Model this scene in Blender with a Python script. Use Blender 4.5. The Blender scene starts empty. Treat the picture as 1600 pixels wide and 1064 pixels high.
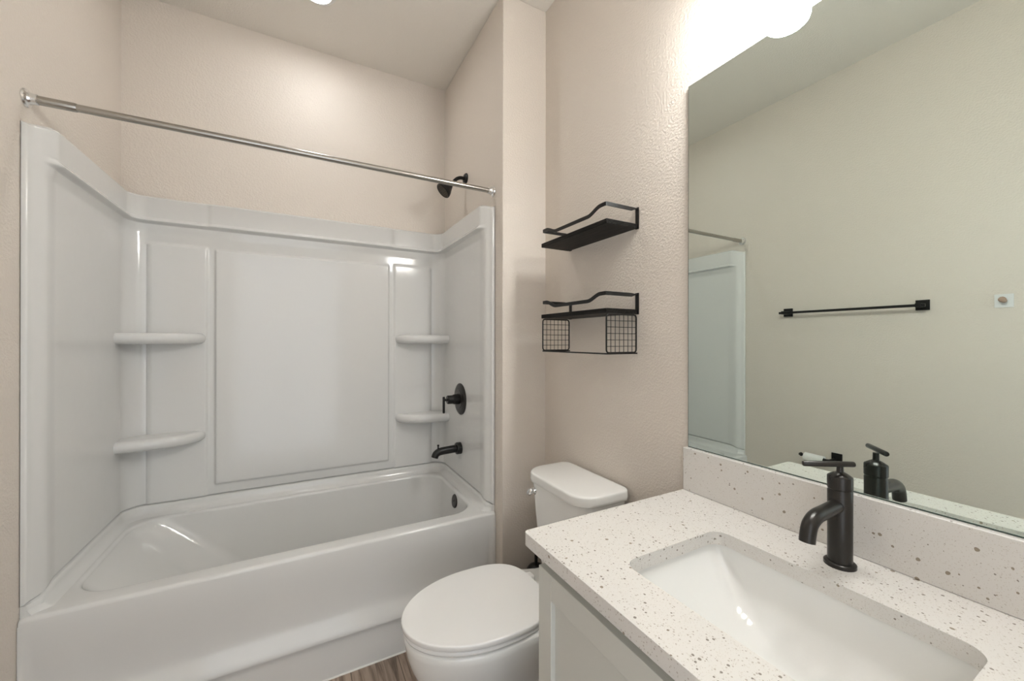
import bpy, bmesh, math, random
from mathutils import Vector, Matrix

PI = math.pi
S = bpy.context.scene
COL = S.collection

# ------------------------------------------------------------------ camera, world, lights, exposure
H = 1.30                                           # eye height above the floor
YAW, PITCH, ROLL, FPX = math.radians(28.345), math.radians(0.034), math.radians(0.087), 616.74
fw = Vector((math.sin(YAW)*math.cos(PITCH), math.cos(YAW)*math.cos(PITCH), math.sin(PITCH)))
rt = Vector((math.cos(YAW), -math.sin(YAW), 0.0))
up = rt.cross(fw)
rt2 = rt*math.cos(ROLL) + up*math.sin(ROLL)
up2 = up*math.cos(ROLL) - rt*math.sin(ROLL)
cam_d = bpy.data.cameras.new('camera')
cam = bpy.data.objects.new('camera', cam_d)
COL.objects.link(cam)
m = Matrix.Identity(4)
for i in range(3):
    m[i][0], m[i][1], m[i][2] = rt2[i], up2[i], -fw[i]
m[2][3] = H
cam.matrix_world = m
cam_d.sensor_width = 36.0
cam_d.lens = FPX/1600*36.0
cam_d.clip_start = 0.02
S.camera = cam

S.view_settings.view_transform = 'Standard'
S.view_settings.look = 'None'
S.view_settings.gamma = 1.0
S.view_settings.use_curve_mapping = False
S.view_settings.exposure = 1.85

WORLD_STRENGTH = 0.56
SHADE_STRENGTH = 16.0
TUB_LIGHT_STRENGTH = 27.0
w = bpy.data.worlds.new('daylight_fill')  # even outside light, tuned as fill through the rear opening
S.world = w
w.use_nodes = True
bg = w.node_tree.nodes['Background']
bg.inputs['Color'].default_value = (0.90, 0.95, 1.0, 1)
bg.inputs['Strength'].default_value = WORLD_STRENGTH

# ------------------------------------------------------------------ main measures (metres)
XL, XS, XM = -0.7099, 0.8141, 1.0454               # left wall, plumbing wall of the tub alcove, mirror wall
YB, YF, YFACE, YR = 2.4108, 1.6649, 1.5992, -0.50  # back wall, tub front, wall end beside the toilet, unseen rear wall set near for more fill light
ZC = 2.886
DOOR_X0, DOOR_X1, DOOR_Z = -0.62, 0.42, 2.30  # unseen doorway added behind the camera, widened to let in fill light
portal = bpy.data.lights.new('fill_doorway_portal', 'AREA')
portal.shape = 'RECTANGLE'
portal.size, portal.size_y = DOOR_X1-DOOR_X0, DOOR_Z
portal.cycles.is_portal = True
po = bpy.data.objects.new('fill_doorway_portal', portal)
po.location = ((DOOR_X0+DOOR_X1)/2, YR-0.10, DOOR_Z/2)
po.rotation_euler = (PI/2, 0, 0)
COL.objects.link(po)

# ------------------------------------------------------------------ materials
def new_mat(name):
    mt = bpy.data.materials.new(name)
    mt.use_nodes = True
    nt = mt.node_tree
    b = nt.nodes['Principled BSDF']
    return mt, nt, b

def link(nt, a, ao, b, bi):
    nt.links.new(a.outputs[ao], b.inputs[bi])

def coords(nt, scale=(1, 1, 1)):
    g = nt.nodes.new('ShaderNodeNewGeometry')
    mp = nt.nodes.new('ShaderNodeMapping')
    mp.inputs['Scale'].default_value = scale
    link(nt, g, 'Position', mp, 'Vector')
    return mp

def plain(name, col, rough, metal=0.0, spec=0.5, coat=0.0, bump=None, var=0.0):
    mt, nt, b = new_mat(name)
    b.inputs['Base Color'].default_value = (*col, 1)
    b.inputs['Roughness'].default_value = rough
    b.inputs['Metallic'].default_value = metal
    b.inputs['Specular IOR Level'].default_value = spec
    if coat:
        b.inputs['Coat Weight'].default_value = coat
        b.inputs['Coat Roughness'].default_value = 0.08
    mp = coords(nt)
    n = nt.nodes.new('ShaderNodeTexNoise')
    n.inputs['Scale'].default_value = 6.0 if not bump else bump[0]
    n.inputs['Detail'].default_value = 3.0
    link(nt, mp, 'Vector', n, 'Vector')
    if bump:
        bp = nt.nodes.new('ShaderNodeBump')
        bp.inputs['Strength'].default_value = bump[1]
        bp.inputs['Distance'].default_value = bump[2]
        link(nt, n, 'Fac', bp, 'Height')
        link(nt, bp, 'Normal', b, 'Normal')
    else:
        mr = nt.nodes.new('ShaderNodeMapRange')
        mr.inputs['To Min'].default_value = max(0.0, rough-0.02-var)
        mr.inputs['To Max'].default_value = rough+0.02+var
        link(nt, n, 'Fac', mr, 'Value')
        link(nt, mr, 'Result', b, 'Roughness')
    return mt

def paint(name, col, rough=0.45, bs=0.35):
    """Rolled wall paint over an orange-peel texture."""
    mt, nt, b = new_mat(name)
    b.inputs['Base Color'].default_value = (*col, 1)
    b.inputs['Roughness'].default_value = rough
    b.inputs['Specular IOR Level'].default_value = 0.4
    mp = coords(nt)
    n1 = nt.nodes.new('ShaderNodeTexNoise')
    n1.inputs['Scale'].default_value = 130.0
    n1.inputs['Detail'].default_value = 2.0
    n1.inputs['Roughness'].default_value = 0.55
    rmp = nt.nodes.new('ShaderNodeValToRGB')
    rmp.color_ramp.elements[0].position = 0.40
    rmp.color_ramp.elements[1].position = 0.66
    bp = nt.nodes.new('ShaderNodeBump')
    bp.inputs['Strength'].default_value = bs
    bp.inputs['Distance'].default_value = 0.0022
    link(nt, mp, 'Vector', n1, 'Vector')
    link(nt, n1, 'Fac', rmp, 'Fac')
    link(nt, rmp, 'Color', bp, 'Height')
    link(nt, bp, 'Normal', b, 'Normal')
    return mt

def quartz(name):
    mt, nt, b = new_mat(name)
    b.inputs['Roughness'].default_value = 0.22
    b.inputs['Specular IOR Level'].default_value = 0.45
    mp = coords(nt)
    prev = None
    base = nt.nodes.new('ShaderNodeRGB')
    base.outputs[0].default_value = (0.70, 0.675, 0.64, 1)
    cur = base.outputs[0]
    # (cells per metre, share of cells with a chip, chip size, colour)
    for k, (sc, share, size, col) in enumerate(((430, .50, .33, (.54, .49, .43)), (230, .40, .29, (.38, .33, .28)),
                                               (115, .30, .23, (.22, .19, .16)), (56, .17, .15, (.26, .21, .15)))):
        v = nt.nodes.new('ShaderNodeTexVoronoi')
        v.inputs['Scale'].default_value = sc
        nz = nt.nodes.new('ShaderNodeTexNoise')
        nz.inputs['Scale'].default_value = sc*1.7
        nz.inputs['Detail'].default_value = 1.0
        sepn = nt.nodes.new('ShaderNodeMath'); sepn.operation = 'MULTIPLY_ADD'
        sepn.inputs[1].default_value = 0.28; sepn.inputs[2].default_value = -0.14
        sc_ = nt.nodes.new('ShaderNodeVectorMath'); sc_.operation = 'ADD'
        sc_.inputs[1].default_value = (k*3.1, k*1.7, k*2.3)
        link(nt, mp, 'Vector', sc_, 0)
        nt.links.new(sc_.outputs[0], v.inputs['Vector'])
        nt.links.new(sc_.outputs[0], nz.inputs['Vector'])
        link(nt, nz, 'Fac', sepn, 0)
        add = nt.nodes.new('ShaderNodeMath'); add.operation = 'ADD'
        link(nt, v, 'Distance', add, 0)
        link(nt, sepn, 'Value', add, 1)
        sep = nt.nodes.new('ShaderNodeSeparateColor')
        link(nt, v, 'Color', sep, 'Color')
        lt = nt.nodes.new('ShaderNodeMath'); lt.operation = 'LESS_THAN'
        lt.inputs[1].default_value = share
        link(nt, sep, 'Red', lt, 0)
        thr = nt.nodes.new('ShaderNodeMath'); thr.operation = 'MULTIPLY_ADD'
        thr.inputs[1].default_value = size*0.8; thr.inputs[2].default_value = size*0.5
        link(nt, sep, 'Green', thr, 0)
        lt2 = nt.nodes.new('ShaderNodeMath'); lt2.operation = 'LESS_THAN'
        link(nt, add, 'Value', lt2, 0)
        link(nt, thr, 'Value', lt2, 1)
        both = nt.nodes.new('ShaderNodeMath'); both.operation = 'MULTIPLY'
        link(nt, lt, 'Value', both, 0)
        link(nt, lt2, 'Value', both, 1)
        op = nt.nodes.new('ShaderNodeMath'); op.operation = 'MULTIPLY'
        op.inputs[1].default_value = (.55, .7, .9, .9)[k]
        link(nt, both, 'Value', op, 0)
        mx = nt.nodes.new('ShaderNodeMix'); mx.data_type = 'RGBA'
        link(nt, op, 'Value', mx, 'Factor')
        nt.links.new(cur, mx.inputs['A'])
        mx.inputs['B'].default_value = (*col, 1)
        cur = mx.outputs['Result']
    nt.links.new(cur, b.inputs['Base Color'])
    return mt

def wood_floor(name):
    mt, nt, b = new_mat(name)
    b.inputs['Roughness'].default_value = 0.42
    g = nt.nodes.new('ShaderNodeNewGeometry')
    rot = nt.nodes.new('ShaderNodeMapping')
    rot.inputs['Rotation'].default_value = (0, 0, PI/2)
    link(nt, g, 'Position', rot, 'Vector')
    br = nt.nodes.new('ShaderNodeTexBrick')
    br.inputs['Scale'].default_value = 1.0
    br.inputs['Brick Width'].default_value = 1.22
    br.inputs['Row Height'].default_value = 0.18
    br.inputs['Mortar Size'].default_value = 0.0012
    br.inputs['Color1'].default_value = (.42, .33, .27, 1)
    br.inputs['Color2'].default_value = (.34, .27, .22, 1)
    br.inputs['Mortar'].default_value = (.07, .05, .04, 1)
    link(nt, rot, 'Vector', br, 'Vector')
    st = nt.nodes.new('ShaderNodeMapping')
    st.inputs['Scale'].default_value = (48, 3.2, 1)
    link(nt, g, 'Position', st, 'Vector')
    n = nt.nodes.new('ShaderNodeTexNoise')
    n.inputs['Scale'].default_value = 1.0
    n.inputs['Detail'].default_value = 6.0
    n.inputs['Distortion'].default_value = 1.2
    link(nt, st, 'Vector', n, 'Vector')
    rmp = nt.nodes.new('ShaderNodeValToRGB')
    rmp.color_ramp.elements[0].position = 0.36
    rmp.color_ramp.elements[0].color = (.42, .38, .35, 1)
    rmp.color_ramp.elements[1].position = 0.60
    rmp.color_ramp.elements[1].color = (1.15, 1.12, 1.08, 1)
    link(nt, n, 'Fac', rmp, 'Fac')
    mx = nt.nodes.new('ShaderNodeMix'); mx.data_type = 'RGBA'; mx.blend_type = 'MULTIPLY'
    mx.inputs['Factor'].default_value = 1.0
    link(nt, br, 'Color', mx, 'A')
    link(nt, rmp, 'Color', mx, 'B')
    link(nt, mx, 'Result', b, 'Base Color')
    return mt

def black_wood(name):
    mt, nt, b = new_mat(name)
    b.inputs['Roughness'].default_value = 0.5
    mp = coords(nt, (160, 12, 160))
    n = nt.nodes.new('ShaderNodeTexNoise')
    n.inputs['Scale'].default_value = 1.0
    n.inputs['Detail'].default_value = 4.0
    link(nt, mp, 'Vector', n, 'Vector')
    rmp = nt.nodes.new('ShaderNodeValToRGB')
    rmp.color_ramp.elements[0].position = 0.45
    rmp.color_ramp.elements[0].color = (.004, .0035, .003, 1)
    rmp.color_ramp.elements[1].position = 0.75
    rmp.color_ramp.elements[1].color = (.026, .024, .022, 1)
    b.inputs['Specular IOR Level'].default_value = 0.15
    link(nt, n, 'Fac', rmp, 'Fac')
    link(nt, rmp, 'Color', b, 'Base Color')
    return mt

def glow(name, col, strength):
    mt, nt, b = new_mat(name)
    b.inputs['Base Color'].default_value = (.9, .9, .9, 1)
    b.inputs['Roughness'].default_value = 0.3
    b.inputs['Emission Color'].default_value = (*col, 1)
    b.inputs['Emission Strength'].default_value = strength
    return mt

def mirror_mat(name):
    mt, nt, b = new_mat(name)
    b.inputs['Base Color'].default_value = (.735, .815, .775, 1)
    b.inputs['Metallic'].default_value = 1.0
    b.inputs['Roughness'].default_value = 0.0
    # tiny dust specks on the glass
    mp = coords(nt)
    v = nt.nodes.new('ShaderNodeTexVoronoi')
    v.inputs['Scale'].default_value = 34.0
    link(nt, mp, 'Vector', v, 'Vector')
    sep = nt.nodes.new('ShaderNodeSeparateColor')
    link(nt, v, 'Color', sep, 'Color')
    a = nt.nodes.new('ShaderNodeMath'); a.operation = 'LESS_THAN'; a.inputs[1].default_value = 0.055
    link(nt, v, 'Distance', a, 0)
    c = nt.nodes.new('ShaderNodeMath'); c.operation = 'LESS_THAN'; c.inputs[1].default_value = 0.10
    link(nt, sep, 'Red', c, 0)
    d = nt.nodes.new('ShaderNodeMath'); d.operation = 'MULTIPLY'
    link(nt, a, 'Value', d, 0); link(nt, c, 'Value', d, 1)
    e = nt.nodes.new('ShaderNodeMath'); e.operation = 'MULTIPLY'; e.inputs[1].default_value = 0.35
    link(nt, d, 'Value', e, 0)
    link(nt, e, 'Value', b, 'Roughness')
    return mt

WALLC = (0.70, 0.635, 0.565)
M = dict(
    wall=paint('wall_paint', WALLC),
    ceiling=paint('ceiling_paint', (0.76, 0.715, 0.65), 0.6, 0.3),
    trim=plain('trim_paint', (.80, .79, .76), .35),
    floor=wood_floor('floor_planks'),
    acrylic=plain('white_acrylic', (.69, .685, .665), .11, spec=.5, bump=(7.0, .22, .004)),
    caulk=plain('white_caulk', (.80, .78, .74), .5),
    china=plain('white_china', (.83, .825, .80), .07, spec=.5, coat=.2, var=.01),
    seat=plain('white_seat_plastic', (.83, .82, .80), .16, var=.02),
    quartz=quartz('speckled_quartz'),
    cabinet=plain('cabinet_paint', (.60, .60, .555), .38),
    inside=plain('cabinet_inside', (.45, .40, .34), .6),
    black=plain('matte_black_metal', (.008, .0075, .007), .36, spec=.35, var=.05),
    bronze=plain('black_bronze_metal', (.036, .033, .030), .30, metal=.5, spec=.45, var=.05),
    blackwood=black_wood('black_stained_wood'),
    chrome=plain('chrome', (.82, .82, .82), .10, metal=1.0),
    nickel=plain('brushed_steel', (.42, .40, .37), .24, metal=1.0, var=.04),
    mirror=mirror_mat('mirror_silver'),
    mirror_edge=plain('mirror_edge_glass', (.05, .08, .065), .2),
    shade=glow('lit_opal_glass', (1.0, 1.01, 1.0), SHADE_STRENGTH),
    diffuser=glow('lit_shade_bottom', (1.0, 1.01, 1.0), SHADE_STRENGTH*1.5),
    lens=glow('lit_lens', (1.0, 1.01, 1.02), TUB_LIGHT_STRENGTH),
    paper=plain('tissue_paper', (.82, .81, .78), .8),
    pad=plain('clear_pad', (.74, .74, .74), .25),
    copper=plain('brown_plug', (.36, .24, .17), .45),
    darkhole=plain('dark_rubber', (.02, .02, .02), .6),
    nozzle=plain('dark_nozzle_rubber', (.06, .05, .035), .5),
)

# ------------------------------------------------------------------ helpers
def smoothstep(a, b, x):
    if a == b:
        return 1.0 if x >= a else 0.0
    t = min(1.0, max(0.0, (x-a)/(b-a)))
    return t*t*(3-2*t)

def lerp(a, b, t):
    return a+(b-a)*t

def tag(o, label=None, cat=None, group=None, kind=None):
    if label: o['label'] = label
    if cat: o['category'] = cat
    if group: o['group'] = group
    if kind: o['kind'] = kind
    return o

def origin_of(o):
    v = Vector((0, 0, 0))
    while o is not None:
        v += o.location
        o = o.parent
    return v

def thing(name, loc, label, cat, group=None):
    o = bpy.data.objects.new(name, None)
    o.empty_display_size = 0.05
    o.location = loc
    COL.objects.link(o)
    return tag(o, label, cat, group)

def obj(name, bm, mat, parent=None, angle=35, bevel=0.0, segs=2, base=None):
    """Link BM (built in world coordinates) as ONE mesh object."""
    off = origin_of(parent) if parent else (Vector(base) if base else Vector((0, 0, 0)))
    bmesh.ops.recalc_face_normals(bm, faces=bm.faces)
    bmesh.ops.translate(bm, verts=bm.verts, vec=-off)
    me = bpy.data.meshes.new(name)
    bm.to_mesh(me)
    bm.free()
    for p in me.polygons:
        p.use_smooth = True
    me.set_sharp_from_angle(angle=math.radians(angle))
    me.materials.append(mat)
    o = bpy.data.objects.new(name, me)
    COL.objects.link(o)
    if parent:
        o.parent = parent
    else:
        o.location = off
    if bevel > 0:
        md = o.modifiers.new('edge', 'BEVEL')
        md.width = bevel
        md.segments = segs
        md.limit_method = 'ANGLE'
        md.angle_limit = math.radians(30)
        md.harden_normals = False
    return o

def NB():
    return bmesh.new()

def box(bm, x0, x1, y0, y1, z0, z1):
    r = bmesh.ops.create_cube(bm, size=1.0)
    for v in r['verts']:
        v.co = Vector((lerp(x0, x1, v.co.x+.5), lerp(y0, y1, v.co.y+.5), lerp(z0, z1, v.co.z+.5)))
    return r['verts']

def rrect(x0, x1, y0, y1, r, n=8):
    """Rounded rectangle, counter-clockwise, 4*(n+1) points; r a number or four radii (x1y1, x0y1, x0y0, x1y0)."""
    rs = [r]*4 if not isinstance(r, (tuple, list)) else r
    pts = []
    for k, (cx, cy, a) in enumerate(((x1-rs[0], y1-rs[0], 0), (x0+rs[1], y1-rs[1], PI/2), (x0+rs[2], y0+rs[2], PI), (x1-rs[3], y0+rs[3], 1.5*PI))):
        for i in range(n+1):
            t = a+PI/2*i/n
            pts.append((cx+rs[k]*math.cos(t), cy+rs[k]*math.sin(t)))
    return pts

def loft(bm, loops, closed=True, cap0=False, cap1=False):
    vs = [[bm.verts.new(p) for p in lp] for lp in loops]
    n = len(vs[0])
    for a, b in zip(vs, vs[1:]):
        for i in range(n if closed else n-1):
            j = (i+1) % n
            bm.faces.new((a[i], a[j], b[j], b[i]))
    if cap0: bm.faces.new(list(reversed(vs[0])))
    if cap1: bm.faces.new(vs[-1])
    return vs

def frame_of(d):
    d = d.normalized()
    u = d.cross(Vector((0, 0, 1)))
    if u.length < 1e-4:
        u = Vector((1, 0, 0))
    u.normalize()
    return u, d.cross(u).normalized()

def lathe(bm, profile, c, axis=(0, 0, 1), n=32, cap0=True, cap1=True):
    """profile: (radius, distance along axis)."""
    ax = Vector(axis).normalized()
    u, v = frame_of(ax)
    c = Vector(c)
    loops = [[c+ax*h+(u*math.cos(2*PI*i/n)+v*math.sin(2*PI*i/n))*max(r, 1e-5) for i in range(n)] for r, h in profile]
    return loft(bm, loops, True, cap0, cap1)

def tube(bm, pts, r, n=12, caps=True, closed=False):
    """Round tube; r a number or one per point; parallel transported."""
    P = [Vector(p) for p in pts]
    m_ = len(P)
    R = [r]*m_ if not isinstance(r, (list, tuple)) else r
    T = []
    for i in range(m_):
        a = P[(i-1) % m_] if (closed or i > 0) else P[i]
        b = P[(i+1) % m_] if (closed or i < m_-1) else P[i]
        T.append((b-a).normalized())
    u, v = frame_of(T[0])
    loops = []
    for i in range(m_):
        if i:
            q = T[i-1].rotation_difference(T[i])
            u = q @ u
            v = q @ v
        loops.append([P[i]+(u*math.cos(2*PI*k/n)+v*math.sin(2*PI*k/n))*R[i] for k in range(n)])
    if closed:
        loops.append(loops[0])
        vs = loft(bm, loops, True)
        bmesh.ops.remove_doubles(bm, verts=vs[0]+vs[-1], dist=1e-5)
    else:
        loft(bm, loops, True, caps, caps)

def flat_bar(bm, pts, ups, w_, t_):
    """Flat bar swept along pts: w_ measured along ups, t_ across."""
    P = [Vector(p) for p in pts]
    loops = []
    for i, p in enumerate(P):
        a = P[max(0, i-1)]; b = P[min(len(P)-1, i+1)]
        T = (b-a).normalized()
        U = Vector(ups[i] if isinstance(ups, list) else ups)
        U = (U-T*U.dot(T)).normalized()
        N = T.cross(U)
        loops.append([p+U*w_/2+N*t_/2, p-U*w_/2+N*t_/2, p-U*w_/2-N*t_/2, p+U*w_/2-N*t_/2])
    loft(bm, loops, True, True, True)

def bez(pts, n=8):
    """Catmull-Rom through the points."""
    P = [Vector(p) for p in pts]
    P = [P[0]*2-P[1]]+P+[P[-1]*2-P[-2]]
    out = []
    for i in range(1, len(P)-2):
        for k in range(n):
            t = k/n
            out.append(.5*((2*P[i])+(P[i+1]-P[i-1])*t+(2*P[i-1]-5*P[i]+4*P[i+1]-P[i+2])*t*t+(3*P[i]-P[i-1]-3*P[i+1]+P[i+2])*t**3))
    out.append(P[-2])
    return out

def round_corners(pts, r, n=5, closed=False):
    P = [Vector(p) for p in pts]
    out = []
    N = len(P)
    for i, p in enumerate(P):
        if not closed and i in (0, N-1):
            out.append(p); continue
        a, b = P[(i-1) % N], P[(i+1) % N]
        d1, d2 = (a-p), (b-p)
        rr = min(r, d1.length*.45, d2.length*.45)
        q1, q2 = p+d1.normalized()*rr, p+d2.normalized()*rr
        for k in range(n+1):
            t = k/n
            out.append(q1*(1-t)**2+p*2*t*(1-t)+q2*t*t)
    return out

# ------------------------------------------------------------------ the room
def struct(name, bm, mat, bevel=0.0, parent=None):
    o = obj(name, bm, mat, parent, bevel=bevel)
    if not parent:
        o['kind'] = 'structure'
    return o

T = 0.12
b = NB(); box(b, XL-T, XM+T, YR-T, YB+T, -0.10, 0.0); struct('floor', b, M['floor'])
b = NB(); box(b, XL-T, XM+T, YR-T, YB+T, ZC, ZC+0.10); struct('ceiling', b, M['ceiling'])
b = NB(); box(b, XL-T, XL, YR-T, YB+T, 0, ZC); struct('wall_left', b, M['wall'])
b = NB(); box(b, XL, XS, YB, YB+T, 0, ZC); struct('wall_back', b, M['wall'])
b = NB(); box(b, XM, XM+T, YR-T, YFACE, 0, ZC); struct('wall_right', b, M['wall'])
b = NB()
vs = box(b, XS, XM+T, YFACE, YB+T, 0, ZC)
struct('wall_alcove', b, M['wall'], bevel=0.004)
b = NB()
box(b, XL, DOOR_X0, YR-T, YR, 0, ZC)
box(b, DOOR_X1, XM, YR-T, YR, 0, ZC)
box(b, DOOR_X0, DOOR_X1, YR-T, YR, DOOR_Z, ZC)
struct('wall_rear', b, M['wall'])
# casing of the added rear opening, and baseboards
b = NB()
for x0, x1, z0, z1 in ((DOOR_X0-.057, DOOR_X0, 0, DOOR_Z), (DOOR_X1, DOOR_X1+.057, 0, DOOR_Z), (DOOR_X0-.057, DOOR_X1+.057, DOOR_Z, DOOR_Z+.057)):
    box(b, x0, x1, YR, YR+.016, z0, z1)
struct('trim_1', b, M['trim'], bevel=.003)

def baseboard(name, x0, x1, y0, y1):
    b = NB(); box(b, x0, x1, y0, y1, 0, .085); struct(name, b, M['trim'], bevel=.004)
baseboard('baseboard_left', XL, XL+.013, YR, YF-.02)
baseboard('baseboard_right', XM-.013, XM, .80, YFACE-.013)
baseboard('baseboard_alcove', XS, XM-.013, YFACE-.013, YFACE)
baseboard('baseboard_rear', DOOR_X1+.057, XM, YR, YR+.013)

# ------------------------------------------------------------------ ceiling light over the tub
def ceiling_light():
    c = (0.070, 1.996, ZC)
    t = thing('ceiling_light', c, 'round white recessed light lit in the ceiling above the bathtub', 'ceiling light')
    b = NB()
    lathe(b, [(.078, 0), (.078, -.003), (.070, -.008), (.060, -.009), (.058, -.004), (.058, 0)], c, n=48)
    obj('trim_ring', b, M['trim'], t)
    b = NB()
    lathe(b, [(.057, -.0035), (.055, -.006), (.030, -.009), (.0, -.010)], c, n=48)
    obj('lens', b, M['lens'], t)
ceiling_light()

# ------------------------------------------------------------------ tub surround (moulded wall panels)
ZSEAM, ZTOP, ZLEDGE = H-.752, H+.657, H+.541
YSF = 1.680
RC = 0.105
XC_ = (XL+XS)/2

def u_path(s_list_side, x_list):
    """Stations along the three walls: (point on wall, inward normal, section)."""
    st = []
    for y in s_list_side:
        st.append((Vector((XL, y, 0)), Vector((1, 0, 0)), 'L'))
    for k in range(1, 12):
        a = PI-PI/2*k/12
        st.append((Vector((XL+RC+RC*math.cos(a), YB-RC+RC*math.sin(a), 0)), Vector((-math.cos(a), -math.sin(a), 0)), 'C'))
    for x in x_list:
        st.append((Vector((x, YB, 0)), Vector((0, -1, 0)), 'B'))
    for k in range(1, 12):
        a = PI/2-PI/2*k/12
        st.append((Vector((XS-RC+RC*math.cos(a), YB-RC+RC*math.sin(a), 0)), Vector((-math.cos(a), -math.sin(a), 0)), 'C'))
    for y in reversed(s_list_side):
        st.append((Vector((XS, y, 0)), Vector((-1, 0, 0)), 'R'))
    return st

def spread(a, b, n):
    return [a+(b-a)*i/n for i in range(n+1)]

PX0, PX1 = -.358, .461                               # raised centre panel of the back wall
side_y = spread(YSF, 1.755, 8)+spread(1.757, 1.795, 10)+spread(1.80, YB-RC, 26)[0:]
back_x = sorted(set([round(v, 5) for v in spread(XL+RC, PX0-.045, 14)+spread(PX0-.043, PX0+.012, 16)+spread(PX0+.015, PX1-.015, 24)
                     + spread(PX1-.012, PX1+.043, 16)+spread(PX1+.045, XS-RC, 14)]))
zs = sorted(set([round(v, 5) for v in spread(ZSEAM, ZSEAM+.012, 4)+spread(ZSEAM+.02, H-.715, 3)+spread(H-.712, H-.680, 10)+spread(H-.66, H+.40, 22)
                 + spread(H+.41, H+.47, 18)+spread(H+.475, ZLEDGE-.016, 8)+spread(ZLEDGE-.014, ZLEDGE+.020, 24)+spread(ZLEDGE+.02, ZTOP-.012, 5)+spread(ZTOP-.010, ZTOP, 6)]))

def seam_dip(p, sec):
    return .018*(1-smoothstep(YSF, YSF+.11, p.y)) if sec in 'LR' else 0.0

def surround_depth(p, sec, z):
    d = .030
    band = smoothstep(ZLEDGE-.010, ZLEDGE+.008, z)
    strip = 0.0
    if sec in 'LR':
        strip = .20*(1-smoothstep(1.735, 1.795, p.y))
        band = max(band*smoothstep(1.715, 1.765, p.y), band*.20)
        d -= .019*(1-smoothstep(YSF, YSF+.050, p.y))
        bead = smoothstep(1.715, 1.765, p.y)
    else:
        bead = 1.0
    d += .018*max(band, strip)
    d += bead*.015*(smoothstep(ZLEDGE-.010, ZLEDGE+.002, z)-min(1.0, max(0.0, (z-ZLEDGE-.002)/.016)))
    d += bead*.006*smoothstep(ZLEDGE-.05, ZLEDGE-.008, z)*(1-band)
    if sec == 'B':
        x = p.x
        inn = min(smoothstep(PX0-.006, PX0+.006, x), 1-smoothstep(PX1-.006, PX1+.006, x))
        vert = min(smoothstep(H-.708, H-.692, z), 1-smoothstep(H+.430, H+.446, z))
        d += .015*inn*vert
        wide = min(smoothstep(PX0-.034, PX0-.008, x), 1-smoothstep(PX1+.008, PX1+.034, x))
        d += .007*wide*band
        col = max(1-smoothstep(PX0-.040, PX0-.026, x), smoothstep(PX1+.026, PX1+.040, x))
        d += .009*col*min(1-smoothstep(H+.436, H+.456, z), 1)
    if sec == 'C':
        d += .006*min(1-smoothstep(H+.436, H+.456, z), 1)*0
    # rounded top edge and tucked-in lower edge
    d -= .012*(smoothstep(ZTOP-.010, ZTOP, z)**2)
    d -= .006*(1-smoothstep(ZSEAM, ZSEAM+.006, z))
    return d

def ztop_drop(p, sec):
    if sec in 'LR':
        return .022*(1-smoothstep(YSF, YSF+.085, p.y))
    return 0.0

def tub_surround():
    t = thing('tub_surround', ((XL+XS)/2, YB, ZSEAM), 'glossy white moulded surround lining the three walls above the bathtub', 'tub surround')
    st = u_path(side_y, back_x)
    loops = []
    for p, n, sec in st:
        lp = []
        dip = seam_dip(p, sec)
        lp.append(Vector((p.x+n.x*.002, p.y+n.y*.002, ZSEAM-dip)))
        for z in zs:
            d = surround_depth(p, sec, z)
            zz = z-ztop_drop(p, sec)*smoothstep(ZLEDGE, ZTOP, z)-dip*(1-smoothstep(ZSEAM, ZSEAM+.2, z))
            lp.append(Vector((p.x+n.x*d, p.y+n.y*d, zz)))
        lp.append(Vector((p.x+n.x*.002, p.y+n.y*.002, ZTOP-ztop_drop(p, sec))))
        loops.append(lp)
    # ends turn back to the wall with a rounded edge
    def end(lp, sgn):
        res = []
        for back, dy in ((.0015, .002), (.004, .003), (.046, .0032)):
            q = []
            for v in lp:
                wall = XL if sgn < 0 else XS
                dist = abs(v.x-wall)
                nd = max(.002, dist-back) if back < .04 else .002
                q.append(Vector((wall-sgn*nd, v.y-dy, v.z)))
            res.append(q)
        return res
    A = end(loops[0], -1); B = end(loops[-1], 1)
    loops = list(reversed(A))+loops+B
    b = NB(); loft(b, loops, closed=False)
    obj('wall_panel', b, M['acrylic'], t, angle=50)
    # corner shelves: soft, thick, quarter-round ledges
    for side in (-1, 1):
        for zc in (H+.012, H-.452):
            b = NB()
            X0 = XL if side < 0 else XS
            def outline(off, n=22):
                # from the side wall, round the front, to the back wall
                ly, lx = .165-off, .305-off
                pts = []
                ex = 2.35
                for i in range(n+1):
                    a = PI/2*i/n
                    cx = abs(math.cos(a))**(2/ex)*lx
                    cy = abs(math.sin(a))**(2/ex)*ly
                    pts.append((cx, cy))
                return pts
            prof = [(.036, -.030), (.016, -.028), (.004, -.019), (0, -.006), (.001, .006), (.006, .014), (.014, .019), (.026, .021)]
            loops = []
            for off, dz in prof:
                lp = [Vector((X0-side*(cx+.012), YB-(cy+.012), zc+dz)) for cx, cy in outline(off)]
                lp.append(Vector((X0-side*.012, YB-.012, zc+dz)))
                loops.append(lp)
            loft(b, loops, True, True, True)
            obj('corner_shelf', b, M['acrylic'], t, angle=60)
tub_surround()

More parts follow.
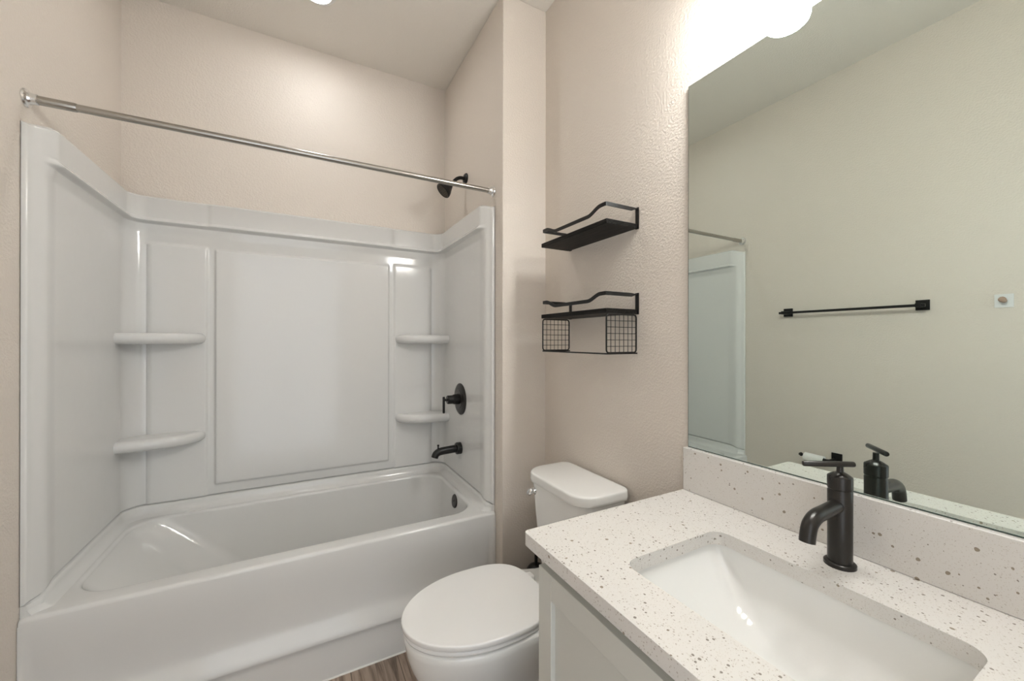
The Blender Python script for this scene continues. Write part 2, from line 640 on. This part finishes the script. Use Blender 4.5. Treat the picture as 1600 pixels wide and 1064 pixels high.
# ------------------------------------------------------------------ bathtub
ZD = H-.803
def bathtub():
    t = thing('bathtub', ((XL+XS)/2, YF, 0), 'white alcove bathtub with a recessed apron, empty and dry', 'bathtub')
    b = NB()
    N = 14
    xs0, xs1 = XL+.001, XS-.001
    loops = []
    yb = YB-.030
    def L(x0, x1, y0, y1, r, z):
        loops.append([Vector((x, y, z)) for x, y in rrect(x0, x1, y0, y1, r, N)])
    L(xs0, xs1, YF+.002, yb, .004, ZD-.050)
    L(xs0, xs1, YF, yb, .004, ZD-.013)
    for k in range(1, 7):
        a = PI/2*k/6
        q = .013*(1-math.cos(a))
        L(xs0+q*.2, xs1-q*.2, YF+q, yb-q*.2, .004+q, ZD-.013+.013*math.sin(a))
    ox0, ox1, oy0, oy1 = -.634, .736, 1.742, 2.334
    rr = .115
    for k in range(0, 7):
        a = PI/2*k/6
        q = .020*math.sin(a)
        L(ox0-.014+q*.7, ox1+.014-q*.7, oy0-.014+q*.7, oy1+.014-q*.7, rr+.014-q*.7, ZD-.014*(1-math.cos(a)))
    fx0, fx1, fy0, fy1 = -.235, .672, 1.812, 2.268
    z0, z1 = ZD-.015, .150
    for k in range(1, 13):
        q = k/12
        z = lerp(z0, z1, q)
        e = q**1.25
        L(lerp(ox0, fx0-.06, q**.92), lerp(ox1, fx1+.03, e), lerp(oy0, fy0-.03, e), lerp(oy1, fy1+.03, e), lerp(rr, .15, q), z)
    for k in range(1, 6):
        a = PI/2*k/5
        s, c = math.sin(a), 1-math.cos(a)
        L(fx0-.06+.06*c, fx1+.03-.05*c, fy0-.03+.05*c, fy1+.03-.05*c, .15, z1-.035*s)
    vs = loft(b, loops, True)
    ctr = b.verts.new((.25, 2.04, .112))
    last = vs[-1]
    for i in range(len(last)):
        b.faces.new((last[i], last[(i+1) % len(last)], ctr))
    # cove that turns the deck up to the wall on three sides
    side = spread(YF+.0135, YF+.05, 10)+spread(YF+.06, YB-RC, 20)
    st = u_path(side, spread(XL+RC, XS-RC, 20))
    prof = [(.002, ZSEAM-.002), (.030, ZSEAM-.0035), (.033, ZSEAM-.008), (.0345, ZD+.030), (.038, ZD+.016), (.047, ZD+.006), (.056, ZD+.001), (.062, ZD-.002), (.060, ZD-.008), (.002, ZD-.008)]
    loops = []
    for p, n, sec in st:
        lp = []
        for d, z in prof:
            zz = z-(seam_dip(p, sec) if z > ZD+.02 else 0.0)
            g = 1.0 if sec not in 'LR' else .42+.58*smoothstep(YF+.0135, YF+.050, p.y)
            lp.append(Vector((p.x+n.x*d*g, p.y+n.y*d*g, zz)))
        loops.append(lp)
    cv = loft(b, loops, closed=False)
    b.faces.new(cv[0]); b.faces.new(cv[-1])
    obj('basin', b, M['acrylic'], t, angle=60)
    # apron: recessed panel that flares out to the skirt
    b = NB()
    def ay(x, z):
        e = min(smoothstep(XL+.004, XL+.03, x), 1-smoothstep(XS-.04, XS-.012, x))
        rec = .014*(1-smoothstep(.27, ZD-.03, z))
        fl = .030*(1-smoothstep(.158, .250, z))**1.4
        y = YF+.0005+(rec-fl)*e
        if z < .157:
            y = YF+.002+(-.002)*e
        return y
    xs = spread(XL+.001, XL+.05, 8)+spread(XL+.06, XS-.06, 30)+spread(XS-.05, XS-.001, 10)
    zz = [0.004, .08, .1565, .1575, .158, .162, .168, .176, .186, .2, .215, .23, .25, .28, .31, .34, .37, .40]+spread(ZD-.08, ZD-.04, 8)+[ZD-.02]
    loft(b, [[Vector((x, ay(x, z), z)) for z in zz]+[Vector((x, YF+.05, ZD-.02))] for x in xs], closed=False)
    obj('apron', b, M['acrylic'], t, angle=25)
    b = NB()
    pts = [(x, YF-.001, .001) for x in spread(XL+.012, XS-.002, 12)]
    tube(b, pts, .0042, 8)
    obj('caulk_bead', b, M['caulk'], t)
    # overflow plate and drain
    c = (.738, 2.000, .444)
    b = NB(); lathe(b, [(.036, 0), (.036, .006), (.033, .010), (.0, .011)], c, (-1, 0, .16), 40)
    ov = obj('overflow_plate', b, M['bronze'], t); ov['label'] = 'dark bronze overflow plate'
    b = NB(); lathe(b, [(.004, .0105), (.004, .013), (0, .0135)], c, (-1, 0, .16), 12)
    obj('screw', b, M['black'], ov)
    b = NB(); lathe(b, [(.034, 0), (.034, .004), (.026, .007), (.0, .010)], (.50, 2.04, .112), (0, 0, 1), 32)
    obj('drain', b, M['bronze'], t)
bathtub()

# ------------------------------------------------------------------ shower rod
def shower_rod():
    y, z = 1.700, H+.7118
    t = thing('shower_rod', (XL, y, z), 'brushed steel shower curtain rod spanning the alcove above the bathtub', 'shower rod')
    b = NB(); lathe(b, [(.0115, 0), (.0115, XS-XL-.01)], (XL+.005, y, z), (1, 0, 0), 24)
    obj('rod', b, M['nickel'], t)
    b = NB(); lathe(b, [(.0132, 0), (.0132, .098), (.0118, .102)], (XL+.008, y, z), (1, 0, 0), 24, True, False)
    obj('sleeve', b, M['nickel'], t)
    for x, s in ((XL, 1), (XS, -1)):
        b = NB(); lathe(b, [(.026, 0), (.027, .003), (.025, .007), (.018, .010), (.016, .016), (.0155, .026), (.0135, .028)], (x, y, z), (s, 0, 0), 32)
        obj('flange', b, M['chrome'], t)
shower_rod()

# ------------------------------------------------------------------ shower head, valve and spout
YP = 2.050
def shower_head():
    z = H+.897
    t = thing('overhead_shower', (XS, YP, z), 'black shower head on a bent arm high on the alcove wall', 'shower head')
    b = NB(); lathe(b, [(.031, 0), (.031, .004), (.026, .010), (.014, .014), (.012, .014)], (XS, YP, z), (-1, 0, 0), 32)
    obj('flange', b, M['black'], t)
    b = NB()
    tube(b, bez([(XS-.004, YP, z), (XS-.030, YP, z+.001), (XS-.052, YP, z-.008), (XS-.070, YP, z-.026), (XS-.080, YP, z-.040)], 6), .0095, 14)
    obj('arm', b, M['black'], t)
    d = Vector((-.70, 0, -.70)).normalized()
    c = Vector((XS-.076, YP, z-.034))
    b = NB()
    lathe(b, [(.010, 0), (.014, .002), (.0145, .014), (.013, .016), (.017, .022), (.022, .032), (.031, .048), (.039, .062), (.0425, .072), (.043, .080), (.040, .083), (.0385, .081)], c, d, 40, True, False)
    h = obj('head', b, M['black'], t)
    b = NB()
    lathe(b, [(.0388, .080), (.030, .0805), (.0, .0815)], c, d, 40, False, True)
    u, v = frame_of(d)
    for rr, k in ((.010, 6), (.020, 12), (.031, 18)):
        for i in range(k):
            a = 2*PI*i/k
            lathe(b, [(.0022, .080), (.0016, .0845), (.0, .085)], c+u*rr*math.cos(a)+v*rr*math.sin(a), d, 6)
    obj('spray_face', b, M['nozzle'], h)
shower_head()

XPAN = XS-.030
def tub_valve():
    z = H-.321
    t = thing('tub_valve', (XPAN, YP, z), 'black round tub valve with a lever handle on the white surround', 'valve')
    b = NB(); lathe(b, [(.086, 0), (.086, .004), (.080, .008), (.052, .011), (.050, .013), (.030, .014), (.030, .012)], (XPAN, YP, z), (-1, 0, 0), 56)
    obj('escutcheon', b, M['bronze'], t)
    b = NB(); lathe(b, [(.027, .010), (.027, .040), (.025, .042), (.025, .044), (.0235, .046), (.0235, .074), (.021, .077), (.0, .078)], (XPAN, YP, z), (-1, 0, 0), 36)
    obj('hub', b, M['black'], t)
    b = NB()
    lathe(b, [(.007, .074), (.007, .098)], (XPAN, YP, z), (-1, 0, 0), 16)
    lathe(b, [(.0, 0), (.0058, .001), (.0066, .004), (.0066, .086), (.0055, .089), (.0, .090)], (XPAN-.096, YP, z+.018), (0, 0, -1), 18)
    obj('lever', b, M['black'], t)
tub_valve()

def tub_spout():
    z = H-.591
    t = thing('tub_spout', (XPAN, YP, z), 'black tub spout with a diverter pin below the round valve', 'tub spout')
    b = NB(); lathe(b, [(.032, 0), (.032, .022), (.030, .026), (.022, .027)], (XPAN, YP, z), (-1, 0, 0), 36)
    obj('flange', b, M['black'], t)
    b = NB()
    path = [(XPAN-.01, YP, z), (XPAN-.05, YP, z-.001), (XPAN-.105, YP, z-.004), (XPAN-.128, YP, z-.009), (XPAN-.141, YP, z-.020), (XPAN-.146, YP, z-.034)]
    tube(b, bez(path, 6), [lerp(.021, .0185, i/30) for i in range(31)], 24)
    obj('spout', b, M['black'], t)
    b = NB(); lathe(b, [(.004, .010), (.004, .026), (.0058, .028), (.0058, .034), (.0, .036)], (XPAN-.127, YP, z-.002), (0, 0, 1), 14)
    obj('diverter_pin', b, M['black'], t)
tub_spout()

# ------------------------------------------------------------------ toilet
YT = 1.218
def egg(xt, xb, xm, bw, n=48, eb=2.6, ef=2.0):
    """Egg outline: tip xt (towards the room), back xb, widest at xm, half width bw."""
    pts = []
    for i in range(n):
        a = 2*PI*i/n
        c, s = math.cos(a), math.sin(a)
        if c < 0:
            e = ef; x = xm-(xm-xt)*abs(c)**(2/e)
        else:
            e = eb; x = xm+(xb-xm)*abs(c)**(2/e)
        y = bw*math.copysign(abs(s)**(2/e), s)
        pts.append((x, YT+y))
    return pts

def toilet():
    t = thing('toilet', (.62, YT, 0), 'white two-piece toilet with closed lid between bathtub and vanity', 'toilet')
    # bowl and foot
    b = NB()
    rows = [  # z, tip, back, widest, half width, squareness of the back
        (.000, .395, .905, .62, .118, 4.0), (.012, .388, .908, .62, .122, 4.0), (.045, .392, .900, .62, .116, 4.0), (.110, .392, .885, .62, .108, 3.6),
        (.170, .368, .880, .60, .118, 3.4), (.230, .332, .900, .58, .138, 3.2), (.285, .307, .930, .56, .158, 3.2), (.330, .293, .960, .55, .172, 3.4),
        (.360, .288, .985, .545, .178, 3.6), (.380, .285, .995, .545, .181, 3.8), (.388, .290, .993, .545, .177, 3.8), (.390, .300, .985, .545, .168, 3.8)]
    loops = [[Vector((x, y, z)) for x, y in egg(a, bk, xm, bw, 56, eb)] for z, a, bk, xm, bw, eb in rows]
    loft(b, loops, True, True, True)
    # narrow the rear deck so that it reads as a shelf for the tank
    for v in b.verts:
        if v.co.x > .72 and v.co.z > .15:
            k = smoothstep(.72, .84, v.co.x)*smoothstep(.15, .3, v.co.z)
            v.co.y = YT+(v.co.y-YT)*(1-.22*k)
    bowl = obj('bowl', b, M['china'], t, angle=60)
    for s in (-1, 1):                                   # trapway ridge on each flank of the foot
        b = NB()
        pts = [(.50, YT+s*.104, .165), (.60, YT+s*.097, .200), (.69, YT+s*.092, .190), (.75, YT+s*.086, .140), (.79, YT+s*.082, .07), (.80, YT+s*.082, .014)]
        P = bez(pts, 6)
        tube(b, P, [.006+.028*math.sin(PI*min(1, (i+1)/14)/2) for i in range(len(P))], 16)
        obj('trapway', b, M['china'], bowl, angle=60)
    b = NB()
    def slab(rows, e0, e1, xb, xm, tip, bw):
        loft(b, [[Vector((x, y, z)) for x, y in egg(tip+.003+o, xb-o*.6, xm, bw-o, 72, 3.0)] for z, o in rows], True, True, True)
    slab([(.3925, .008), (.394, .003), (.400, 0), (.406, .002), (.409, .006)], 0, 0, .752, .545, .279, .184)
    obj('seat', b, M['seat'], t, angle=50)
    b = NB()
    slab([(.4115, .007), (.4125, .002), (.415, 0), (.4250, .0002)]+[(.4250+.0045*math.sin(PI/2*k/6), .0002+.0045*(1-math.cos(PI/2*k/6))) for k in range(1, 7)]+[(.4297, .008), (.4304, .030)], 0, 0, .756, .545, .275, .188)
    obj('lid', b, M['seat'], t, angle=50)
    for s in (-1, 1):
        b = NB(); box(b, .752, .790, YT+s*.075-.018, YT+s*.075+.018, .388, .412)
        obj('hinge', b, M['seat'], t, bevel=.006, segs=3)
    # tank
    def tk(x0, x1, hw, rf, rb, bow, z):
        pts = rrect(x0, x1, YT-hw, YT+hw, (rb, rf, rf, rb), 8)
        out = []
        for x, y in pts:
            q = max(0.0, 1-((y-YT)/hw)**2)
            f = max(0.0, min(1.0, (x1-.06-x)/(x1-.06-x0)))
            out.append(Vector((x-bow*q*f, y, z)))
        return out
    b = NB()
    rows = [(.388, .880, 1.018, .150, .05, .03), (.392, .872, 1.022, .160, .05, .03), (.41, .866, 1.025, .167, .05, .03), (.60, .848, 1.027, .178, .05, .03), (.742, .838, 1.028, .184, .05, .03)]
    loft(b, [tk(x0, x1, hw, rf, rb, .014, z) for z, x0, x1, hw, rf, rb in rows], True, True, True)
    obj('tank', b, M['china'], t, angle=50)
    b = NB()
    rows = [(.738, .012), (.7385, .004), (.741, .001), (.752, 0), (.766, .001)]+[(.768+.0075*math.sin(PI/2*k/6), .001+.0075*(1-math.cos(PI/2*k/6))) for k in range(1, 7)]+[(.7758, .011), (.7764, .030)]
    loft(b, [tk(.820+o, 1.034-o*.5, .193-o, .075, .03, .012, z) for z, o in rows], True, True, True)
    obj('tank_lid', b, M['china'], t, angle=50)
    # chrome flush lever
    b = NB()
    yl, zl, xl = YT+.138, .698, .838
    lathe(b, [(.016, 0), (.016, .004), (.011, .009), (.009, .016), (.009, .020)], (xl, yl, zl), (-1, 0, 0), 24)
    P = [Vector((xl-.016, yl-.010, zl+.010)).lerp(Vector((xl-.026, yl+.014, zl-.016)), k/10) for k in range(11)]
    tube(b, P, [.004, .008, .010, .0112, .0118, .012, .0118, .0112, .010, .008, .004], 16)
    fl = obj('flush_lever', b, M['chrome'], t, angle=50); fl['label'] = 'chrome flush lever'
toilet()

def toilet_brush():
    c = (.936, 1.505, 0)
    t = thing('toilet_brush', c, 'black toilet brush in its holder in the corner behind the toilet', 'toilet brush')
    b = NB(); lathe(b, [(.043, 0), (.045, .004), (.045, .250), (.043, .254)], c, n=36)
    obj('holder', b, M['black'], t)
    b = NB(); lathe(b, [(.046, .250), (.046, .260), (.042, .278), (.032, .292), (.018, .300), (.010, .302)], c, n=36)
    obj('lid', b, M['black'], t)
    b = NB(); lathe(b, [(.0075, .300), (.0075, .415), (.006, .42), (0, .421)], c, n=16)
    obj('handle', b, M['black'], t)
toilet_brush()

# ------------------------------------------------------------------ vanity cabinet, countertop, sink, faucet
VY0, VY1 = -.110, .807
ZK = H-.4487
SX0, SX1, SY0, SY1 = .578, .877, .170, .597
def vanity():
    t = thing('vanity_cabinet', (.76, (VY0+VY1)/2, 0), 'pale grey shaker vanity cabinet under the speckled countertop', 'cabinet')
    y0, y1, xf, zt = VY0+.015, VY1-.017, .507, ZK-.030
    b = NB()
    box(b, xf+.018, XM-.002, y1-.016, y1, .0, zt)
    box(b, xf+.018, XM-.002, y0, y0+.016, .0, zt)
    box(b, xf+.018, XM-.002, y0+.016, y1-.016, .095, .111)
    box(b, xf+.075, xf+.090, y0+.016, y1-.016, .0, .095)
    obj('body', b, M['cabinet'], t, bevel=.001)
    b = NB()
    box(b, xf, xf+.018, y1-.045, y1, .095, zt)
    box(b, xf, xf+.018, y0, y0+.045, .095, zt)
    box(b, xf, xf+.018, y0+.045, y1-.045, zt-.055, zt)
    box(b, xf, xf+.018, y0+.045, y1-.045, .095, .140)
    box(b, xf, xf+.018, (y0+y1)/2-.025, (y0+y1)/2+.025, .140, zt-.055)
    obj('face_frame', b, M['cabinet'], t, bevel=.001)
    mid = (y0+y1)/2
    for d0, d1, hs in ((mid+.003, y1-.019, -1), (y0+.019, mid-.003, 1)):
        z0, z1, xd, th, st, rail = .108, H-.5155, .487, .019, .050, .056
        b = NB()
        box(b, xd, xd+th, d1-st, d1, z0, z1)
        box(b, xd, xd+th, d0, d0+st, z0, z1)
        box(b, xd, xd+th, d0+st, d1-st, z1-rail, z1)
        box(b, xd, xd+th, d0+st, d1-st, z0, z0+rail)
        dr = obj('door', b, M['cabinet'], t, bevel=.0012)
        b = NB(); box(b, xd+.011, xd+.016, d0+st-.004, d1-st+.004, z0+rail-.004, z1-rail+.004)
        obj('door_panel', b, M['cabinet'], dr)
vanity()

def fill_with_hole(b, outer, hole, z):
    vo = [b.verts.new((x, y, z)) for x, y in outer]
    vh = [b.verts.new((x, y, z)) for x, y in hole]
    eo = [b.edges.new((vo[i], vo[(i+1) % len(vo)])) for i in range(len(vo))]
    eh = [b.edges.new((vh[i], vh[(i+1) % len(vh)])) for i in range(len(vh))]
    bmesh.ops.triangle_fill(b, use_beauty=True, use_dissolve=False, edges=eo+eh)
    return vo, vh

def countertop():
    t = thing('countertop', (.76, (VY0+VY1)/2, ZK-.030), 'white quartz countertop with brown speckles on the vanity cabinet', 'countertop')
    b = NB()
    outer = rrect(.467, XM-.001, VY0, VY1, (.002, .012, .012, .002), 6)
    hole = rrect(SX0, SX1, SY0, SY1, .032, 8)
    to, th = fill_with_hole(b, outer, hole, ZK)
    bo, bh = fill_with_hole(b, outer, hole, ZK-.030)
    for a, c in ((to, bo), (th, bh)):
        for i in range(len(a)):
            j = (i+1) % len(a)
            b.faces.new((a[i], a[j], c[j], c[i]))
    obj('slab', b, M['quartz'], t, bevel=.0028, segs=3)
countertop()
b = NB(); box(b, 1.0244, XM-.0005, VY0, VY1, ZK, H-.3212)
tag(obj('backsplash', b, M['quartz'], None, bevel=.002, base=(1.035, (VY0+VY1)/2, ZK)), 'speckled quartz backsplash standing on the countertop below the mirror', 'backsplash')

def sink():
    zt = ZK-.0305
    t = thing('sink', ((SX0+SX1)/2, (SY0+SY1)/2, zt-.15), 'white rectangular undermount sink set below the quartz countertop', 'sink')
    b = NB()
    o = .006
    loops = []
    def L(x0, x1, y0, y1, r, z): loops.append([Vector((x, y, z)) for x, y in rrect(x0, x1, y0, y1, r, 8)])
    L(SX0-.022, SX1+.022, SY0-.022, SY1+.022, .045, zt-.018)
    L(SX0-.022, SX1+.022, SY0-.022, SY1+.022, .045, zt)
    L(SX0-o, SX1+o, SY0-o, SY1+o, .036, zt)
    L(SX0-o+.001, SX1+o-.001, SY0-o+.001, SY1+o-.001, .036, zt-.006)
    fx0, fx1, fy0, fy1, fz = .640, .810, .300, .470, zt-.125
    for k in range(1, 15):
        q = k/14
        e = q**1.15
        zc = lerp(zt-.006, fz, min(1, math.sin(q*PI/2*.97)**.9))
        L(lerp(SX0-o, fx0, e**1.3), lerp(SX1+o, fx1, e**1.5), lerp(SY0-o, fy0, e), lerp(SY1+o, fy1, e), lerp(.036, .05, q), zc)
    vs = loft(b, loops, True)
    c = b.verts.new(((fx0+fx1)/2, (fy0+fy1)/2, fz-.003))
    lp = vs[-1]
    for i in range(len(lp)):
        b.faces.new((lp[i], lp[(i+1) % len(lp)], c))
    obj('bowl', b, M['china'], t, angle=70)
    b = NB(); lathe(b, [(.031, 0), (.031, .003), (.024, .006), (.021, .003), (.020, .006), (.0, .009)], ((fx0+fx1)/2, (fy0+fy1)/2, fz-.003), n=32)
    obj('drain', b, M['black'], t)
sink()

def faucet():
    c = Vector((.957, .385, ZK))
    t = thing('faucet', c, 'matte black single-lever faucet on the countertop behind the sink', 'faucet')
    b = NB(); lathe(b, [(.0265, 0), (.0265, .006), (.0245, .008), (.021, .009)], c, n=40)
    obj('base_ring', b, M['bronze'], t)
    b = NB(); lathe(b, [(.0205, .006), (.0205, .149), (.0195, .1505), (.0195, .1535)], c, n=40)
    obj('body', b, M['bronze'], t)
    b = NB(); lathe(b, [(.0195, .1525), (.0208, .1540), (.0208, .1770), (.0200, .1785), (.012, .1840), (.0075, .1865), (.0, .1870)], c, n=40)
    cp = obj('cap', b, M['bronze'], t)
    b = NB()
    lathe(b, [(.0062, .183), (.0055, .203)], c, n=16)
    a, e = Vector((.965, .364, H-.243)), Vector((.893, .422, H-.246))
    ax = (e-a)
    ln = ax.length
    lathe(b, [(0, 0), (.0048, .0008), (.0056, .003), (.0056, ln-.003), (.0048, ln-.0008), (0, ln)], a, ax, 18)
    obj('lever', b, M['bronze'], t)
    b = NB()
    z = ZK+.098
    P = bez([c+Vector((-.012, 0, .121)), c+Vector((-.060, 0, .1185)), c+Vector((-.094, 0, .1165)), c+Vector((-.115, 0, .106)), c+Vector((-.123, 0, .090)), c+Vector((-.126, 0, .076))], 7)
    tube(b, P, .0132, 22)
    sp = obj('spout', b, M['bronze'], t, angle=50)
faucet()

# ------------------------------------------------------------------ mirror
def mirror():
    t = thing('mirror', (XM, (VY0+.800)/2, H-.3162), 'large frameless wall mirror standing on the backsplash above the vanity', 'mirror')
    b = NB(); box(b, XM-.0066, XM-.0010, VY0, .8002, H-.3205, H+.7716)
    obj('glass_edge', b, M['mirror_edge'], t)
    b = NB()
    q = [b.verts.new(v) for v in ((XM-.0068, VY0+.0012, H-.3180), (XM-.0068, .7990, H-.3180), (XM-.0068, .7990, H+.7704), (XM-.0068, VY0+.0012, H+.7704))]
    b.faces.new(q)
    obj('silvered_face', b, M['mirror'], t)
mirror()

# ------------------------------------------------------------------ vanity light above the mirror
def vanity_light():
    zb = H+.820
    t = thing('vanity_light', (XM, .383, H+1.0), 'three-shade vanity light with lit white glass above the mirror', 'wall light')
    b = NB(); box(b, XM-.022, XM, .383-.26, .383+.26, zb+.155, zb+.215)
    obj('backplate', b, M['black'], t, bevel=.003)
    for y in (.566, .383, .200):
        x = .9585
        b = NB()
        lathe(b, [(.041, .0045), (.042, .004), (.0485, .010), (.0515, .020), (.0515, .128), (.048, .134), (.030, .137)], (x, y, zb), n=48, cap0=False)
        sh = obj('glass_shade', b, M['shade'], t, angle=60)
        b = NB(); lathe(b, [(.0, 0.0005), (.030, .001), (.0415, .0045)], (x, y, zb), n=48, cap0=False, cap1=False)
        obj('diffuser', b, M['diffuser'], sh)
        b = NB()
        lathe(b, [(.030, .136), (.030, .150), (.024, .160), (.010, .164), (.009, .186), (0, .187)], (x, y, zb), n=28)
        lathe(b, [(.008, 0), (.008, XM-.02-x)], (x, y, zb+.184), (1, 0, 0), 14)
        obj('arm', b, M['black'], t)
vanity_light()

# ------------------------------------------------------------------ wall shelves above the toilet
SHY0, SHY1, SHX = 1.007, 1.400, .900
def wall_shelf(z, label, basket):
    t = thing('wall_shelf', (XM, (SHY0+SHY1)/2, z), label, 'shelf', 'black floating shelves above the toilet')
    b = NB(); box(b, SHX, XM-.005, SHY0, SHY1+.008, z, z+.016)
    obj('board', b, M['blackwood'], t, bevel=.0008)
    # flat-bar rail: up the wall, along the sides, dipping along the front
    zr, dip, wd, th = z+.066, .020, .0130, .003
    b = NB()
    for y in (SHY0+.003, SHY1-.003):                      # wall uprights
        flat_bar(b, [(XM-.002, y, z-.001), (XM-.002, y, z+.074)], (0, 1, 0), .014, .004)
    up_v = (0, 0, 1)
    pts, ups = [], []
    def add(p, u=up_v): pts.append(p); ups.append(u)
    y0, y1 = SHY0+.003, SHY1-.003
    add((XM-.004, y0, zr+.003), (0, 1, .05)); add((XM-.012, y0, zr+.003), (0, 1, .2)); add((XM-.030, y0, zr), (0, .1, 1)); add((SHX+.006, y0, zr)); add((SHX+.001, y0+.001, zr)); add((SHX, y0+.006, zr))
    for k in range(13):
        q = k/12
        add((SHX, y0+.006+.020+.070*q, zr-dip*smoothstep(0, 1, q)))
    for k in range(13):
        q = k/12
        add((SHX, y1-.096+.070*q, zr-dip*(1-smoothstep(0, 1, q))))
    add((SHX, y1-.006, zr)); add((SHX+.001, y1-.001, zr)); add((SHX+.006, y1, zr)); add((XM-.030, y1, zr), (0, .1, 1)); add((XM-.012, y1, zr+.003), (0, 1, .2)); add((XM-.004, y1, zr+.003), (0, 1, .05))
    flat_bar(b, pts, ups, wd, th)
    obj('guard_rail', b, M['black'], t, angle=40)
    if basket:
        zb_, zt_ = z-.134, z-.004
        for y in (SHY0, SHY1-.004):
            b = NB()
            fr = round_corners([(SHX, y, zb_), (XM-.010, y, zb_), (XM-.010, y, zt_), (SHX, y, zt_)], .012, 5, True)
            tube(b, fr, .0028, 8, closed=True)
            n = 7
            for k in range(1, n):
                x = lerp(SHX, XM-.010, k/n)
                tube(b, [(x, y, zb_), (x, y, zt_)], .0012, 6)
            for k in range(1, 6):
                zz_ = lerp(zb_, zt_, k/6)
                tube(b, [(SHX, y, zz_), (XM-.010, y, zz_)], .0012, 6)
            obj('wire_panel', b, M['black'], t)
        b = NB()
        flat_bar(b, [(SHX, SHY0, zb_-.003), (SHX, SHY1-.004, zb_-.003)], (1, 0, 0), .004, .005)
        for y in (SHY0, SHY1-.004):
            flat_bar(b, [(SHX, y, zb_-.003), (XM-.006, y, zb_-.003)], (0, 1, 0), .004, .005)
        obj('bottom_frame', b, M['black'], t)
    return t
wall_shelf(H+.393, 'black wall shelf with nothing under its board, higher of the two above the toilet', False)
wall_shelf(H+.094, 'black wall shelf with two wire grid panels hanging under its board, above the toilet', True)

# ------------------------------------------------------------------ things on the left wall (seen in the mirror)
def towel_bar():
    z = H+.184
    t = thing('towel_bar', (XL, 1.085, z), 'straight black towel bar on square posts, seen in the mirror', 'towel bar')
    for y in (1.398, .773):
        b = NB(); box(b, XL, XL+.008, y-.026, y+.026, z-.026, z+.026)
        p = obj('post', b, M['black'], t, bevel=.001)
        b = NB(); box(b, XL+.008, XL+.068, y-.011, y+.011, z-.013, z+.007)
        obj('bracket', b, M['black'], p, bevel=.001)
    b = NB(); box(b, XL+.054, XL+.066, .748, 1.424, z-.011, z+.003)
    obj('bar', b, M['black'], t, bevel=.001)
towel_bar()

def paper_holder():
    y, z = 1.135, H-.685
    t = thing('toilet_paper_holder', (XL, y, z), 'black toilet paper holder with a square plate, seen in the mirror beside the faucet', 'toilet paper holder')
    b = NB(); box(b, XL, XL+.008, y-.026, y+.026, z-.026, z+.026)
    obj('plate', b, M['black'], t, bevel=.001)
    b = NB()
    tube(b, round_corners([(XL+.006, y+.012, z-.012), (XL+.074, y+.012, z-.012), (XL+.074, y+.165, z-.008)], .02, 6), .0075, 14)
    lathe(b, [(.010, 0), (.0115, .002), (.0115, .008), (.008, .010)], (XL+.074, y+.150, z-.008), (0, 1, 0), 20)
    obj('arm', b, M['black'], t)
    b = NB()
    lathe(b, [(.027, 0), (.027, .098), (.018, .098), (.018, 0), (.027, 0)], (XL+.074, y+.036, z-.019), (0, 1, 0.02), 40, False, False)
    tag(obj('toilet_paper_roll', b, M['paper'], None, base=(XL+.074, y+.085, z-.019)), 'nearly used up white toilet paper roll on the black holder in the mirror', 'toilet paper')
paper_holder()

def wall_plug():
    y, z = .511, H+.183
    t = thing('wall_hook', (XL, y, z), 'small brown knob on a clear square pad, seen at the right of the mirror', 'wall hook')
    b = NB(); box(b, XL, XL+.003, y-.028, y+.028, z-.030, z+.030)
    obj('pad', b, M['pad'], t, bevel=.001)
    b = NB(); lathe(b, [(.010, .003), (.008, .010), (.009, .018), (.012, .024), (.012, .034), (.009, .038), (0, .039)], (XL, y, z), (1, 0, .15), 24)
    obj('knob', b, M['copper'], t)
wall_plug()
